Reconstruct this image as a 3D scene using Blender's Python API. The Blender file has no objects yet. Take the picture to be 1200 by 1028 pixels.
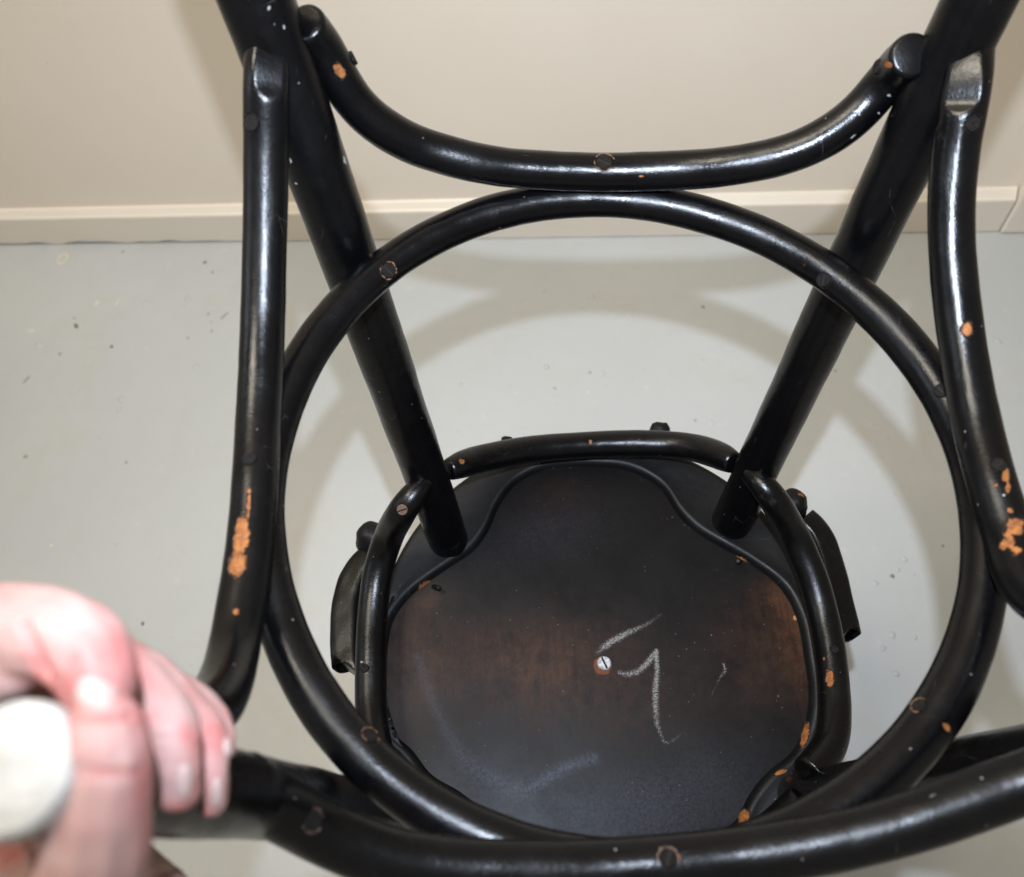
import bpy, bmesh, math, random
import numpy as np
from mathutils import Matrix, Vector, noise as mnoise

random.seed(4)
sc = bpy.context.scene
COL = sc.collection
PXW, PXH = 1200.0, 1028.0
CX, CY = 600.0, 514.0
F = 992.23                      # focal length, in pixels of a 1200 pixel wide frame
CAM_H = 1.10                    # camera above the floor

# ------------------------------------------------------------------ room axes seen from the camera
def ray(q):
    return np.array([(q[0]-CX)/F, -(q[1]-CY)/F, -1.0])
_n = ray((755, 990)); UP = -_n/np.linalg.norm(_n)
XA = np.cross(UP, np.cross(ray((0, 287)), ray((1170, 271)))); XA /= np.linalg.norm(XA)
if XA[0] < 0: XA = -XA
YA = np.cross(UP, XA)
C2W = np.stack([XA, YA, UP])    # camera axes -> world axes
CAM_P = np.array([0, 0, CAM_H])
def cam_to_world(p): return np.asarray(p) @ C2W.T + CAM_P

# ------------------------------------------------------------------ camera
cam = bpy.data.cameras.new("camera")
cam.sensor_fit = 'HORIZONTAL'; cam.sensor_width = 36.0
cam.lens = 36.0*F/PXW
cam.clip_start = 0.01; cam.clip_end = 100
cam.dof.use_dof = True; cam.dof.focus_distance = 0.56; cam.dof.aperture_fstop = 8.5
cam_o = bpy.data.objects.new("camera", cam); COL.objects.link(cam_o)
M = Matrix.Identity(4)
for i in range(3):
    for j in range(3): M[i][j] = C2W[i, j]
M.translation = Vector(CAM_P)
cam_o.matrix_world = M
sc.camera = cam_o

# ------------------------------------------------------------------ light
world = bpy.data.worlds.new("World"); sc.world = world; world.use_nodes = True
bg = world.node_tree.nodes["Background"]
bg.inputs[0].default_value = (1.0, 0.915, 0.78, 1); bg.inputs[1].default_value = 0.31

fl = bpy.data.lights.new("camera_flash", 'SPOT')
fl.energy = 37; fl.color = (0.74, 0.84, 1.0); fl.shadow_soft_size = 0.006
fl.spot_size = math.radians(112); fl.spot_blend = 1.0
flo = bpy.data.objects.new("camera_flash", fl); COL.objects.link(flo)
fp = np.array([0.0, 0.085, 0.035]); aim = ray((690, 345))*1.1
flo.location = Vector(cam_to_world(fp))
flo.rotation_euler = (Vector(cam_to_world(aim))-Vector(cam_to_world(fp))).to_track_quat('-Z', 'Y').to_euler()

def area(name, loc, tgt, sx, sy, e, col):
    l = bpy.data.lights.new(name, 'AREA'); l.shape = 'RECTANGLE'; l.size = sx; l.size_y = sy
    l.energy = e; l.color = col
    o = bpy.data.objects.new(name, l); COL.objects.link(o); o.location = loc
    o.rotation_euler = (Vector(tgt)-Vector(loc)).to_track_quat('-Z', 'Y').to_euler()
    return o
area("ceiling_light", (-0.72, 0.36, 2.5), (0, 0.4, 0), 0.6, 0.6, 31, (1.0, 0.91, 0.76))
area("window_light", (-2.3, 0.1, 1.9), (0, 0.3, 0.4), 0.5, 0.9, 6, (0.78, 0.88, 1.0))

sc.view_settings.view_transform = 'Standard'; sc.view_settings.look = 'None'
sc.view_settings.exposure = 0.0; sc.view_settings.gamma = 1.0
sc.render.engine = 'CYCLES'
sc.cycles.max_bounces = 6

# ------------------------------------------------------------------ chair frame (fitted to the photograph)
CR = np.array([[0.9983, -0.0567, -0.0099], [0.0547, 0.8816, 0.4689], [-0.0179, -0.4687, 0.8832]])
u_, s_, v_ = np.linalg.svd(CR); CR = u_ @ v_
CT = np.array([0.0521, -0.1429, -0.6475])
def ch_cam(P): return np.atleast_2d(P) @ CR.T + CT
def ch_px(P):
    Q = ch_cam(P)
    return np.stack([CX+F*Q[:, 0]/-Q[:, 2], CY-F*Q[:, 1]/-Q[:, 2]], 1), -Q[:, 2]
CAM_IN_CH = -CR.T @ CT
def back(px, z):
    v = CR.T @ ray(px); s = (z-CAM_IN_CH[2])/v[2]
    return CAM_IN_CH + s*v

# ------------------------------------------------------------------ helpers
def link(name, me, mat=None, parent=None):
    o = bpy.data.objects.new(name, me); COL.objects.link(o)
    if mat is not None: me.materials.append(mat)
    if parent is not None: o.parent = parent
    return o

def mesh_from(name, V, Fc, smooth=True):
    me = bpy.data.meshes.new(name)
    me.from_pydata([tuple(v) for v in V], [], Fc); me.update()
    if smooth:
        me.polygons.foreach_set('use_smooth', [True]*len(me.polygons))
    return me

def spline(P, n, closed=False):
    """Catmull-Rom through P (any dimension), n samples evenly by chord."""
    P = np.asarray(P, float)
    if closed: Q = np.concatenate([P[-1:], P, P[:2]])
    else: Q = np.concatenate([2*P[:1]-P[1:2], P, 2*P[-1:]-P[-2:-1]])
    out = []; m = len(P) if closed else len(P)-1
    for i in range(m):
        p0, p1, p2, p3 = Q[i], Q[i+1], Q[i+2], Q[i+3]
        a = np.linalg.norm((p1-p0)[:3])**.5+1e-9; b = np.linalg.norm((p2-p1)[:3])**.5+1e-9; c = np.linalg.norm((p3-p2)[:3])**.5+1e-9
        t0, t1, t2, t3 = 0, a, a+b, a+b+c
        for t in np.linspace(t1, t2, 24, endpoint=False):
            A1 = (t1-t)/(t1-t0)*p0+(t-t0)/(t1-t0)*p1; A2 = (t2-t)/(t2-t1)*p1+(t-t1)/(t2-t1)*p2; A3 = (t3-t)/(t3-t2)*p2+(t-t2)/(t3-t2)*p3
            B1 = (t2-t)/(t2-t0)*A1+(t-t0)/(t2-t0)*A2; B2 = (t3-t)/(t3-t1)*A2+(t-t1)/(t3-t1)*A3
            out.append((t2-t)/(t2-t1)*B1+(t-t1)/(t2-t1)*B2)
    out.append(P[0] if closed else P[-1])
    out = np.array(out)
    d = np.r_[0, np.cumsum(np.linalg.norm(np.diff(out[:, :3], axis=0), axis=1))]
    tt = np.linspace(0, d[-1], n+1)
    if closed: tt = tt[:-1]
    return np.stack([np.interp(tt, d, out[:, k]) for k in range(out.shape[1])], 1)

def smooth_pts(P, it, closed=False):
    P = P.copy()
    for _ in range(it):
        if closed: P = .25*np.roll(P, 1, 0)+.5*P+.25*np.roll(P, -1, 0)
        else: P[1:-1] = .25*P[:-2]+.5*P[1:-1]+.25*P[2:]
    return P

def tube_arrays(C, R, seg=40, closed=False, flat=None, bevel=0.0025):
    """C centre line (n,3), R radius (n,), returns verts, faces, normals"""
    n = len(C)
    T = np.gradient(C, axis=0) if not closed else np.roll(C, -1, 0)-np.roll(C, 1, 0)
    T /= np.linalg.norm(T, axis=1)[:, None]
    ref = np.array([0.13, 0.31, 0.94])
    u = np.cross(T[0], ref); u /= np.linalg.norm(u)
    U = [u]
    for i in range(1, n):
        u = U[-1]-T[i]*(U[-1] @ T[i]); U.append(u/np.linalg.norm(u))
    U = np.array(U)
    if closed:  # spread the closing twist
        u = U[-1]-T[0]*(U[-1] @ T[0]); u /= np.linalg.norm(u)
        w0 = np.cross(T[0], U[0]); ang = math.atan2(u @ w0, u @ U[0])
        a = -ang*np.arange(n)/n
        W = np.cross(T, U); U = np.cos(a)[:, None]*U+np.sin(a)[:, None]*W
    W = np.cross(T, U)
    th = np.linspace(0, 2*np.pi, seg, endpoint=False)
    N = np.cos(th)[None, :, None]*U[:, None]+np.sin(th)[None, :, None]*W[:, None]
    V = C[:, None]+N*R[:, None, None]
    V = V.reshape(-1, 3); N = N.reshape(-1, 3)
    Fc = []
    m = n if closed else n-1
    for i in range(m):
        a = i*seg; b = ((i+1) % n)*seg
        for j in range(seg):
            k = (j+1) % seg
            Fc.append((a+j, a+k, b+k, b+j))
    if not closed:
        Vx = [V]; Nx = [N]; base = len(V)
        for end, i, sgn in ((0, 0, -1), (1, n-1, 1)):
            rr = R[i]; b = min(bevel, rr*.6)
            ring0 = np.arange(i*seg, i*seg+seg)
            prev = ring0
            for (dr, dz) in ((b*.3, b*.75), (b, b)):
                ring = C[i]+N[i*seg:i*seg+seg]*(rr-dr)+T[i]*sgn*dz
                ids = np.arange(base, base+seg); base += seg
                Vx.append(ring); Nx.append(np.repeat((T[i]*sgn)[None], seg, 0))
                for j in range(seg):
                    k = (j+1) % seg
                    q = (prev[j], prev[k], ids[k], ids[j])
                    Fc.append(q if end else q[::-1])
                prev = ids
            Fc.append(tuple(prev) if end else tuple(prev[::-1]))
        V = np.concatenate(Vx); N = np.concatenate(Nx)
    return V, [tuple(int(x) for x in f) for f in Fc], N

def set_attr(me, name, arr):
    a = me.attributes.new(name, 'FLOAT', 'POINT')
    a.data.foreach_set('value', np.asarray(arr, np.float32))

def seg_dist(P, A, B):
    d = B-A; L = (d*d).sum()+1e-9
    t = np.clip(((P-A) @ d)/L, 0, 1)
    return np.linalg.norm(P-(A+t[:, None]*d), axis=1), t

def wear_values(V, N, chips):
    """soft field, 1 in the middle of each chipped spot, below 0 away from it"""
    w = np.full(len(V), -1.0)
    if not chips: return w
    px, d = ch_px(V)
    face = ((CAM_IN_CH-V)*N).sum(1) > 0
    for (x, y, a, b, ang) in chips:
        c, s = math.cos(math.radians(ang)), math.sin(math.radians(ang))
        dx, dy = px[:, 0]-x, px[:, 1]-y
        e = np.sqrt(((dx*c+dy*s)/a)**2+((-dx*s+dy*c)/b)**2)
        v = np.where(face, 1-e*.6, -1.0)
        w = np.maximum(w, v)
    return np.clip(w, -1, 1)

# ------------------------------------------------------------------ materials
def new_mat(name):
    m = bpy.data.materials.new(name); m.use_nodes = True
    nt = m.node_tree; b = nt.nodes["Principled BSDF"]
    return m, nt, b
def nd(nt, t, **kw):
    n = nt.nodes.new(t)
    for k, v in kw.items(): setattr(n, k, v)
    return n
def tex_noise(nt, scale, detail=4, rough=.6, vec=None):
    n = nd(nt, 'ShaderNodeTexNoise'); n.inputs['Scale'].default_value = scale
    n.inputs['Detail'].default_value = detail; n.inputs['Roughness'].default_value = rough
    if vec is not None: nt.links.new(vec, n.inputs['Vector'])
    return n.outputs['Fac']
def math_n(nt, op, a, b=None, c=None, clamp=False):
    n = nd(nt, 'ShaderNodeMath', operation=op); n.use_clamp = clamp
    for i, x in enumerate((a, b, c)):
        if x is None: continue
        if isinstance(x, (int, float)): n.inputs[i].default_value = x
        else: nt.links.new(x, n.inputs[i])
    return n.outputs[0]
def ramp(nt, x, lo, hi, a=0.0, b=1.0, smooth=False):
    n = nd(nt, 'ShaderNodeMapRange'); n.clamp = True
    if smooth: n.interpolation_type = 'SMOOTHSTEP'
    nt.links.new(x, n.inputs[0])
    for i, v in zip((1, 2, 3, 4), (lo, hi, a, b)): n.inputs[i].default_value = v
    return n.outputs[0]
def mix(nt, f, a, b):
    n = nd(nt, 'ShaderNodeMix', data_type='RGBA')
    if isinstance(f, (int, float)): n.inputs[0].default_value = f
    else: nt.links.new(f, n.inputs[0])
    for i, x in ((6, a), (7, b)):
        if isinstance(x, tuple): n.inputs[i].default_value = (*x, 1)
        else: nt.links.new(x, n.inputs[i])
    return n.outputs[2]
def attr(nt, name):
    n = nd(nt, 'ShaderNodeAttribute'); n.attribute_name = name
    return n.outputs['Fac']
def obj_vec(nt):
    return nd(nt, 'ShaderNodeTexCoord').outputs['Object']
def voronoi(nt, scale, vec, feature='F1', rand=1.0):
    n = nd(nt, 'ShaderNodeTexVoronoi', feature=feature); n.inputs['Scale'].default_value = scale
    n.inputs['Randomness'].default_value = rand
    nt.links.new(vec, n.inputs['Vector']); return n
def bump(nt, h, strength, dist, b, prev=None):
    n = nd(nt, 'ShaderNodeBump'); n.inputs['Strength'].default_value = strength; n.inputs['Distance'].default_value = dist
    nt.links.new(h, n.inputs['Height'])
    if prev is not None: nt.links.new(prev, n.inputs['Normal'])
    nt.links.new(n.outputs[0], b.inputs['Normal']); return n.outputs[0]

def specks(nt, vec, scale, size, keep):
    """small irregular flecks: a few voronoi cells, each with a tiny dot"""
    v = voronoi(nt, scale, vec)
    sep = nd(nt, 'ShaderNodeSeparateColor'); nt.links.new(v.outputs['Color'], sep.inputs[0])
    near = ramp(nt, math_n(nt, 'ADD', v.outputs['Distance'], math_n(nt, 'MULTIPLY', tex_noise(nt, scale*6, 2, .5, vec), size*1.0)), size*.9, size*1.35, 1, 0)
    pick = math_n(nt, 'LESS_THAN', sep.outputs[0], keep)
    return math_n(nt, 'MULTIPLY', near, pick)

def lacquer(name, rough=.22, spec=.28, base=(.0013, .0013, .0016), dust=1.0):
    m, nt, b = new_mat(name); L = nt.links
    v = obj_vec(nt)
    wear = math_n(nt, 'ADD', attr(nt, 'wear'), math_n(nt, 'MULTIPLY_ADD', tex_noise(nt, 300, 8, .8, v), 1.7, -.85))
    chip = ramp(nt, wear, .36, .40)
    edge = ramp(nt, wear, .24, .40)
    sp = specks(nt, v, 210, .16, .05*dust)
    sp2 = specks(nt, v, 90, .055, .07*dust)
    dustf = math_n(nt, 'MAXIMUM', math_n(nt, 'MULTIPLY', sp, .35), math_n(nt, 'MULTIPLY', sp2, .8))
    film = ramp(nt, tex_noise(nt, 22, 6, .75, v), .52, .8, 0, .007)
    c = mix(nt, film, base, (.16, .16, .17))
    c = mix(nt, dustf, c, (.22, .21, .20))
    scf = math_n(nt, 'ADD', attr(nt, 'scuff'), math_n(nt, 'MULTIPLY_ADD', tex_noise(nt, 420, 4, .7, v), 1.0, -.5))
    c = mix(nt, ramp(nt, scf, .42, .56), c, (.22, .21, .20))
    mp = nd(nt, 'ShaderNodeMapping'); mp.inputs['Scale'].default_value = (1, 1, .35); mp.inputs['Rotation'].default_value = (.5, .4, .3); L.new(v, mp.inputs[0])
    ve = voronoi(nt, 75, mp.outputs[0], 'DISTANCE_TO_EDGE')
    scr = math_n(nt, 'MULTIPLY', ramp(nt, ve.outputs['Distance'], .004, .012, 1, 0), ramp(nt, tex_noise(nt, 55, 3, .6, v), .60, .68))
    c = mix(nt, math_n(nt, 'MULTIPLY', scr, .2), c, (.10, .098, .095))
    c = mix(nt, math_n(nt, 'MULTIPLY', edge, .8), c, (.05, .022, .009))
    wood = mix(nt, ramp(nt, tex_noise(nt, 330, 5, .75, v), .38, .62), (.25, .09, .020), (.10, .032, .009))
    c = mix(nt, chip, c, wood)
    L.new(c, b.inputs['Base Color'])
    r = math_n(nt, 'ADD', math_n(nt, 'ADD', ramp(nt, tex_noise(nt, 45, 5, .7, v), .3, .75, rough-.07, rough+.10), ramp(nt, tex_noise(nt, 13, 2, .5, v), .45, .7, 0, .12)), math_n(nt, 'MULTIPLY', chip, .35))
    r = math_n(nt, 'ADD', r, math_n(nt, 'MULTIPLY', dustf, .4))
    L.new(r, b.inputs['Roughness'])
    b.inputs['Specular IOR Level'].default_value = spec
    h = math_n(nt, 'ADD', math_n(nt, 'MULTIPLY', math_n(nt, 'ADD', math_n(nt, 'MULTIPLY', tex_noise(nt, 1300, 2, .7, v), .5), tex_noise(nt, 620, 3, .7, v)), .75), tex_noise(nt, 160, 3, .5, v))
    n1 = bump(nt, h, .36, .00042, b)
    bump(nt, math_n(nt, 'SUBTRACT', math_n(nt, 'MULTIPLY', dustf, .4), edge), .6, .0006, b, n1)
    return m
BLACK = lacquer("black_lacquer")
BLACK_DULL = lacquer("worn_black_lacquer", rough=.50, spec=.26)

def seat_mat():
    m, nt, b = new_mat("worn_seat_board"); L = nt.links
    v = obj_vec(nt)
    mp = nd(nt, 'ShaderNodeMapping'); mp.inputs['Scale'].default_value = (1, .12, 1); L.new(v, mp.inputs[0])
    grain = tex_noise(nt, 1500, 3, .65, mp.outputs[0])
    br = attr(nt, 'brown'); bn = math_n(nt, 'MULTIPLY', br, math_n(nt, 'MULTIPLY', ramp(nt, tex_noise(nt, 30, 9, .82, v), .34, .62, .10, 1.25), ramp(nt, tex_noise(nt, 240, 7, .8, mp.outputs[0]), .36, .60, .62, 1.15)))
    c = mix(nt, grain, (.0012, .0010, .0010), (.0046, .0038, .0036))
    c = mix(nt, math_n(nt, 'MULTIPLY', bn, 1.0, clamp=True), c, mix(nt, grain, (.026, .0105, .0050), (.060, .026, .012)))
    hz = math_n(nt, 'MULTIPLY', attr(nt, 'scuff_sheen'), ramp(nt, tex_noise(nt, 420, 4, .85, v), .38, .62, .1, 1))
    c = mix(nt, hz, c, (.060, .070, .100))  # scuffs and painted sheen, both bluish
    sp = specks(nt, v, 300, .17, .12); sp2 = specks(nt, v, 120, .09, .16)
    blot = ramp(nt, tex_noise(nt, 18, 4, .6, v), .45, .65)
    d = math_n(nt, 'MULTIPLY', math_n(nt, 'MAXIMUM', sp, sp2), math_n(nt, 'MULTIPLY_ADD', blot, .60, .10))
    c = mix(nt, d, c, (.20, .18, .15))
    wr = math_n(nt, 'ADD', attr(nt, 'wear'), math_n(nt, 'MULTIPLY_ADD', tex_noise(nt, 260, 5, .7, v), 1.2, -.6))
    c = mix(nt, ramp(nt, wr, .34, .42), c, (.28, .12, .045))
    ck = attr(nt, 'chalk')
    gr = tex_noise(nt, 900, 2, .8, v)
    ckm = math_n(nt, 'MULTIPLY', ck, ramp(nt, math_n(nt, 'MULTIPLY_ADD', ck, .20, gr), .56, .74))
    c = mix(nt, math_n(nt, 'MULTIPLY', ckm, .62), c, (.30, .29, .28))
    L.new(c, b.inputs['Base Color'])
    r = ramp(nt, tex_noise(nt, 30, 5, .7, v), .3, .7, .36, .47)
    L.new(math_n(nt, 'ADD', r, math_n(nt, 'MULTIPLY', ckm, .4), clamp=True), b.inputs['Roughness'])
    b.inputs['Specular IOR Level'].default_value = .12
    h = math_n(nt, 'ADD', math_n(nt, 'MULTIPLY', grain, .8), math_n(nt, 'MULTIPLY', tex_noise(nt, 50, 4, .6, v), .8))
    bump(nt, h, .16, .0004, b)
    return m
SEATM = seat_mat()

def simple(name, col, rough=.5, metal=0, spec=.5, nscale=0, ncol=None, bmp=0):
    m, nt, b = new_mat(name)
    if nscale:
        v = obj_vec(nt)
        c = mix(nt, ramp(nt, tex_noise(nt, nscale, 5, .7, v), .35, .7), col, ncol or col); nt.links.new(c, b.inputs['Base Color'])
        if bmp: bump(nt, tex_noise(nt, nscale*4, 4, .6, v), bmp, .0006, b)
    else: b.inputs['Base Color'].default_value = (*col, 1)
    b.inputs['Roughness'].default_value = rough; b.inputs['Metallic'].default_value = metal
    b.inputs['Specular IOR Level'].default_value = spec
    return m
SCREW_BLACK = simple("painted_screw", (.0015, .0015, .0015), .38, 0, .16, 900, (.006, .004, .003), .8)
SCREW_COPPER = simple("bare_screw", (.20, .125, .10), .38, .6, .5, 900, (.12, .07, .05), .4)
SLOT = simple("slot_dark", (.012, .008, .006), .8, 0, .2)  # dark colour for the walls and floor of screw slots
RUST = simple("rust", (.16, .055, .02), .8, 0, .3, 1200, (.05, .02, .012), .8)
STEEL = simple("zinc_screw", (.52, .53, .54), .45, .3, .4, 600, (.07, .065, .06), .8)
FLAKE = simple("cracked_paint", (.20, .10, .045), .7, 0, .3, 1500, (.04, .022, .014), .5)
PADM = simple("pale_foot_tip", (.47, .455, .425), .85, 0, .15, 170, (.36, .345, .315), 1.0)

def floor_mat():
    m, nt, b = new_mat("painted_floor"); L = nt.links
    v = obj_vec(nt)
    big = tex_noise(nt, 2.2, 5, .6, v)
    c = mix(nt, ramp(nt, big, .35, .65), (.437, .455, .456), (.483, .499, .496))
    st = ramp(nt, tex_noise(nt, 9, 8, .75, v), .52, .80, 0, .50)
    c = mix(nt, st, c, (.43, .40, .33))
    cr = ramp(nt, tex_noise(nt, 26, 5, .65, v), .64, .72, 0, .35)
    c = mix(nt, cr, c, (.62, .58, .48))
    d1 = specks(nt, v, 20, .07, .42); d2 = specks(nt, v, 55, .07, .22)
    c = mix(nt, math_n(nt, 'MULTIPLY', math_n(nt, 'MAXIMUM', d1, d2), .85), c, (.24, .235, .215))
    L.new(c, b.inputs['Base Color'])
    L.new(ramp(nt, tex_noise(nt, 7, 5, .6, v), .3, .7, .34, .48), b.inputs['Roughness'])
    b.inputs['Specular IOR Level'].default_value = .4
    drip = specks(nt, v, 17, .10, .35)
    h = math_n(nt, 'ADD', math_n(nt, 'MULTIPLY', tex_noise(nt, 38, 4, .55, v), .6), math_n(nt, 'MULTIPLY', drip, .5))
    bump(nt, h, .45, .003, b)
    return m
FLOORM = floor_mat()

def wall_mat(name, c1, c2, rough):
    m, nt, b = new_mat(name); L = nt.links
    v = obj_vec(nt)
    c = mix(nt, ramp(nt, tex_noise(nt, 3, 5, .6, v), .35, .65), c1, c2)
    d = specks(nt, v, 13, .035, .22)
    c = mix(nt, math_n(nt, 'MULTIPLY', d, .35), c, (.30, .25, .18))
    L.new(c, b.inputs['Base Color'])
    b.inputs['Roughness'].default_value = rough; b.inputs['Specular IOR Level'].default_value = .4
    bump(nt, math_n(nt, 'ADD', tex_noise(nt, 160, 3, .6, v), math_n(nt, 'MULTIPLY', tex_noise(nt, 9, 3, .5, v), 2)), .12, .002, b)
    return m
WALLM = wall_mat("cream_wall_paint", (.81, .715, .595), (.84, .745, .625), .42)
TRIMM = wall_mat("cream_gloss_trim", (.75, .675, .575), (.78, .705, .600), .36)

# ------------------------------------------------------------------ setting: floor, wall, skirting
YW = 0.8775                                                     # skirting front at the floor
FLOOR_Z = 0.0
def box_mesh(name, x0, x1, y0, y1, z0, z1, bev=0.0):
    bm = bmesh.new(); bmesh.ops.create_cube(bm, size=1)
    for w in bm.verts:
        w.co = Vector(((x0+x1)/2+w.co.x*(x1-x0), (y0+y1)/2+w.co.y*(y1-y0), (z0+z1)/2+w.co.z*(z1-z0)))
    if bev: bmesh.ops.bevel(bm, geom=bm.edges[:], offset=bev, segments=3, profile=.5, affect='EDGES')
    me = bpy.data.meshes.new(name); bm.to_mesh(me); bm.free(); return me

floor = link('floor', box_mesh('floor', -3.5, 3.5, -3, YW+.10, -.05, 0), FLOORM)
floor['kind'] = 'structure'; floor['label'] = 'pale grey painted floor with small chips and paint drips'
wall = link('wall', box_mesh('wall', -3.5, 3.5, YW+.016, YW+.14, 0, 2.6), WALLM)
wall['kind'] = 'structure'; wall['label'] = 'plain cream painted wall above the skirting board'

def on_floor(px):
    r = ray(px); k = -CAM_H/(r @ UP); p = r*k
    return np.array([p @ XA, p @ YA, 0.0])
def blob_mesh(bm, c, rx, ry, ang, h, seg=9, mi=0, rag=.25):
    t0 = random.random()*9; rows = []
    for q, z in ((1.0, -.0004), (.86, h*.55), (.45, h)):
        row = []
        for a in np.linspace(0, 2*math.pi, seg, endpoint=False):
            k = q*(1+rag*mnoise.noise(Vector((math.cos(a)*1.3+t0, math.sin(a)*1.3, t0))))
            x, y = rx*k*math.cos(a), ry*k*math.sin(a)
            row.append(bm.verts.new((c[0]+x*math.cos(ang)-y*math.sin(ang), c[1]+x*math.sin(ang)+y*math.cos(ang), c[2]+z)))
        rows.append(row)
    for u, w in zip(rows[:-1], rows[1:]):
        for j in range(seg):
            f = bm.faces.new((u[j], u[(j+1) % seg], w[(j+1) % seg], w[j])); f.material_index = mi; f.smooth = True
    f = bm.faces.new(rows[-1]); f.material_index = mi; f.smooth = True
def bm_obj(name, bm, mats, label):
    me = bpy.data.meshes.new(name); bm.to_mesh(me); bm.free()
    for m in mats: me.materials.append(m)
    o = bpy.data.objects.new(name, me); COL.objects.link(o); o['kind'] = 'stuff'; o['label'] = label; return o
GRIT_D = simple("dark_grit", (.17, .16, .145), .8); GRIT_M = simple("grey_grit", (.29, .285, .26), .8); GRIT_C = simple("cream_fleck", (.60, .57, .47), .6)
bm = bmesh.new()
for x, y, a, b, g, mi in ((89,382,4.5,2,.6,0),(31,445,7,1.2,-1.1,1),(70,415,2.5,2,0,1),(131,406,2.5,2,0,0),(240,308,2.5,1.8,0,0),(144,295,2,1.8,0,1),(249,319,1.6,1.6,0,1),(248,388,1.8,1.5,0,1),
      (220,396,1.6,1.5,0,1),(167,731,2.2,2.2,0,0),(780,273,5,2,.5,1),(824,360,2.5,2,0,1),(1046,675,3,2,.6,0),(1105,640,2,1.5,0,1),(1170,100,2,1,0,1),(940,268,2,1.5,0,0),(137,355,2,5,.2,2),(113,355,4,3,0,2),(263,370,2,5,.6,1),
      (30,535,3,2,0,1),(148,542,2,1.6,0,1),(60,640,2,2,0,2),(650,455,2,1.5,0,1),(690,460,2.2,1.6,0,2),(1010,330,2,2,0,1),(36,388,5,2,0,2),(1165,480,2,2,0,1)):
    k = (ray((x, y)) @ -UP); d = CAM_H/k/F
    blob_mesh(bm, on_floor((x, y)), a*d, b*d*1.25, -g, .0007, mi=mi, rag=.7)
for i in range(80):
    q = (random.uniform(-150, 1350), random.uniform(285, 1150)); r_ = random.choice((.0005, .0006, .0008, .0011))
    blob_mesh(bm, on_floor(q), r_, r_*random.uniform(.5, 1), random.random()*6, .0004, seg=7, mi=random.choice((0, 1, 1, 2, 2)), rag=.6)
bm_obj('floor_grit', bm, (GRIT_D, GRIT_M, GRIT_C), 'small dark and cream flecks scattered over the grey floor')
bm = bmesh.new()
for x, y, a in ((45,405,6),(142,468,6),(140,480,4),(220,350,5),(55,410,5),(230,430,5),(1060,655,4),(1052,668,3),(1045,745,5),(1035,760,4),(1072,747,3.5),(1050,790,4),(1170,400,4),(540,450,3),(640,430,4)):
    d = CAM_H/(ray((x, y)) @ -UP)/F
    blob_mesh(bm, on_floor((x, y)), a*d, a*d*random.uniform(.6, 1), random.random()*6, .0018, seg=14, rag=.5)
for i in range(110):
    q = (random.uniform(-150, 1350), random.uniform(285, 1150)); r_ = random.uniform(.002, .006)
    blob_mesh(bm, on_floor(q), r_, r_*random.uniform(.4, 1), random.random()*6, r_*.2, seg=12, rag=.6)
bm_obj('paint_drips', bm, (FLOORM,), 'low drips and lumps of grey paint dried on the floor')
# a ring of cream paint left by a tin
c_ = on_floor((73, 303)); V, Fc, N = tube_arrays(np.array([c_+np.array([.0085*math.cos(t)*(1+.1*math.sin(2*t)), .0105*math.sin(t), .0001]) for t in np.linspace(0, 2*math.pi, 40, endpoint=False)]), np.array([.0028+.0009*math.sin(3*t) for t in np.linspace(0, 2*math.pi, 40, endpoint=False)]), 8, True)
V[:, 2] = np.where(V[:, 2] > 0, V[:, 2]*.18, V[:, 2])
o = link('paint_ring', mesh_from('paint_ring', V, Fc), GRIT_C, floor)

XJ = 0.4985                                                     # joint between skirting and door casing
def skirting():
    xs = np.concatenate([np.arange(-3.5, -1.5, .05), np.arange(-1.5, XJ-.0012, .004), [XJ-.0012]])
    V = []; Fc = []
    for x in xs:
        # ragged gap to the floor on the left, closed by paint on the right
        t = np.clip((-.62-x)/.15, 0, 1)
        g = .0008+(.0066*t+.0004)*max(0, .55+1.3*mnoise.noise(Vector((x*22, 3.1, 0))))+.0009*abs(mnoise.noise(Vector((x*110, 7.7, 0))))
        wob = .0006*mnoise.noise(Vector((x*9, 1, 1)))
        prof = [(YW+.0158, g), (YW+.0015, g), (YW+.0002, g+.0012), (YW+wob, .030), (YW+wob, .0685), (YW+.0012, .0708), (YW+.004, .0722), (YW+.0115, .0795), (YW+.0145, .0812), (YW+.0158, .0815)]
        V += [(x, y, z) for y, z in prof]
    k = 10
    for i in range(len(xs)-1):
        for j in range(k-1):
            Fc.append((i*k+j, i*k+j+1, (i+1)*k+j+1, (i+1)*k+j))
        Fc.append((i*k+k-1, i*k, (i+1)*k, (i+1)*k+k-1))
    Fc.append(tuple(range(k-1, -1, -1))); Fc.append(tuple(range((len(xs)-1)*k, len(xs)*k)))
    return mesh_from('skirting_board', V, Fc, smooth=False)
link('skirting_board', skirting(), TRIMM, wall)
cas = link('door_casing', box_mesh('door_casing', XJ+.0012, XJ+.12, YW-.004, YW+.0158, .0012, 2.3, .004), TRIMM, wall)

# ------------------------------------------------------------------ the chair
chair = bpy.data.objects.new('bentwood_chair', None); COL.objects.link(chair)
chair['label'] = 'old black bentwood chair turned upside down, underside of its round seat showing'
chair['category'] = 'chair'
Mc = np.eye(4); Mc[:3, :3] = C2W @ CR; Mc[:3, 3] = C2W @ CT + CAM_P
chair.matrix_world = Matrix([list(r) for r in Mc])
XC = 0.0138                                                      # chair's own middle line

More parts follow.
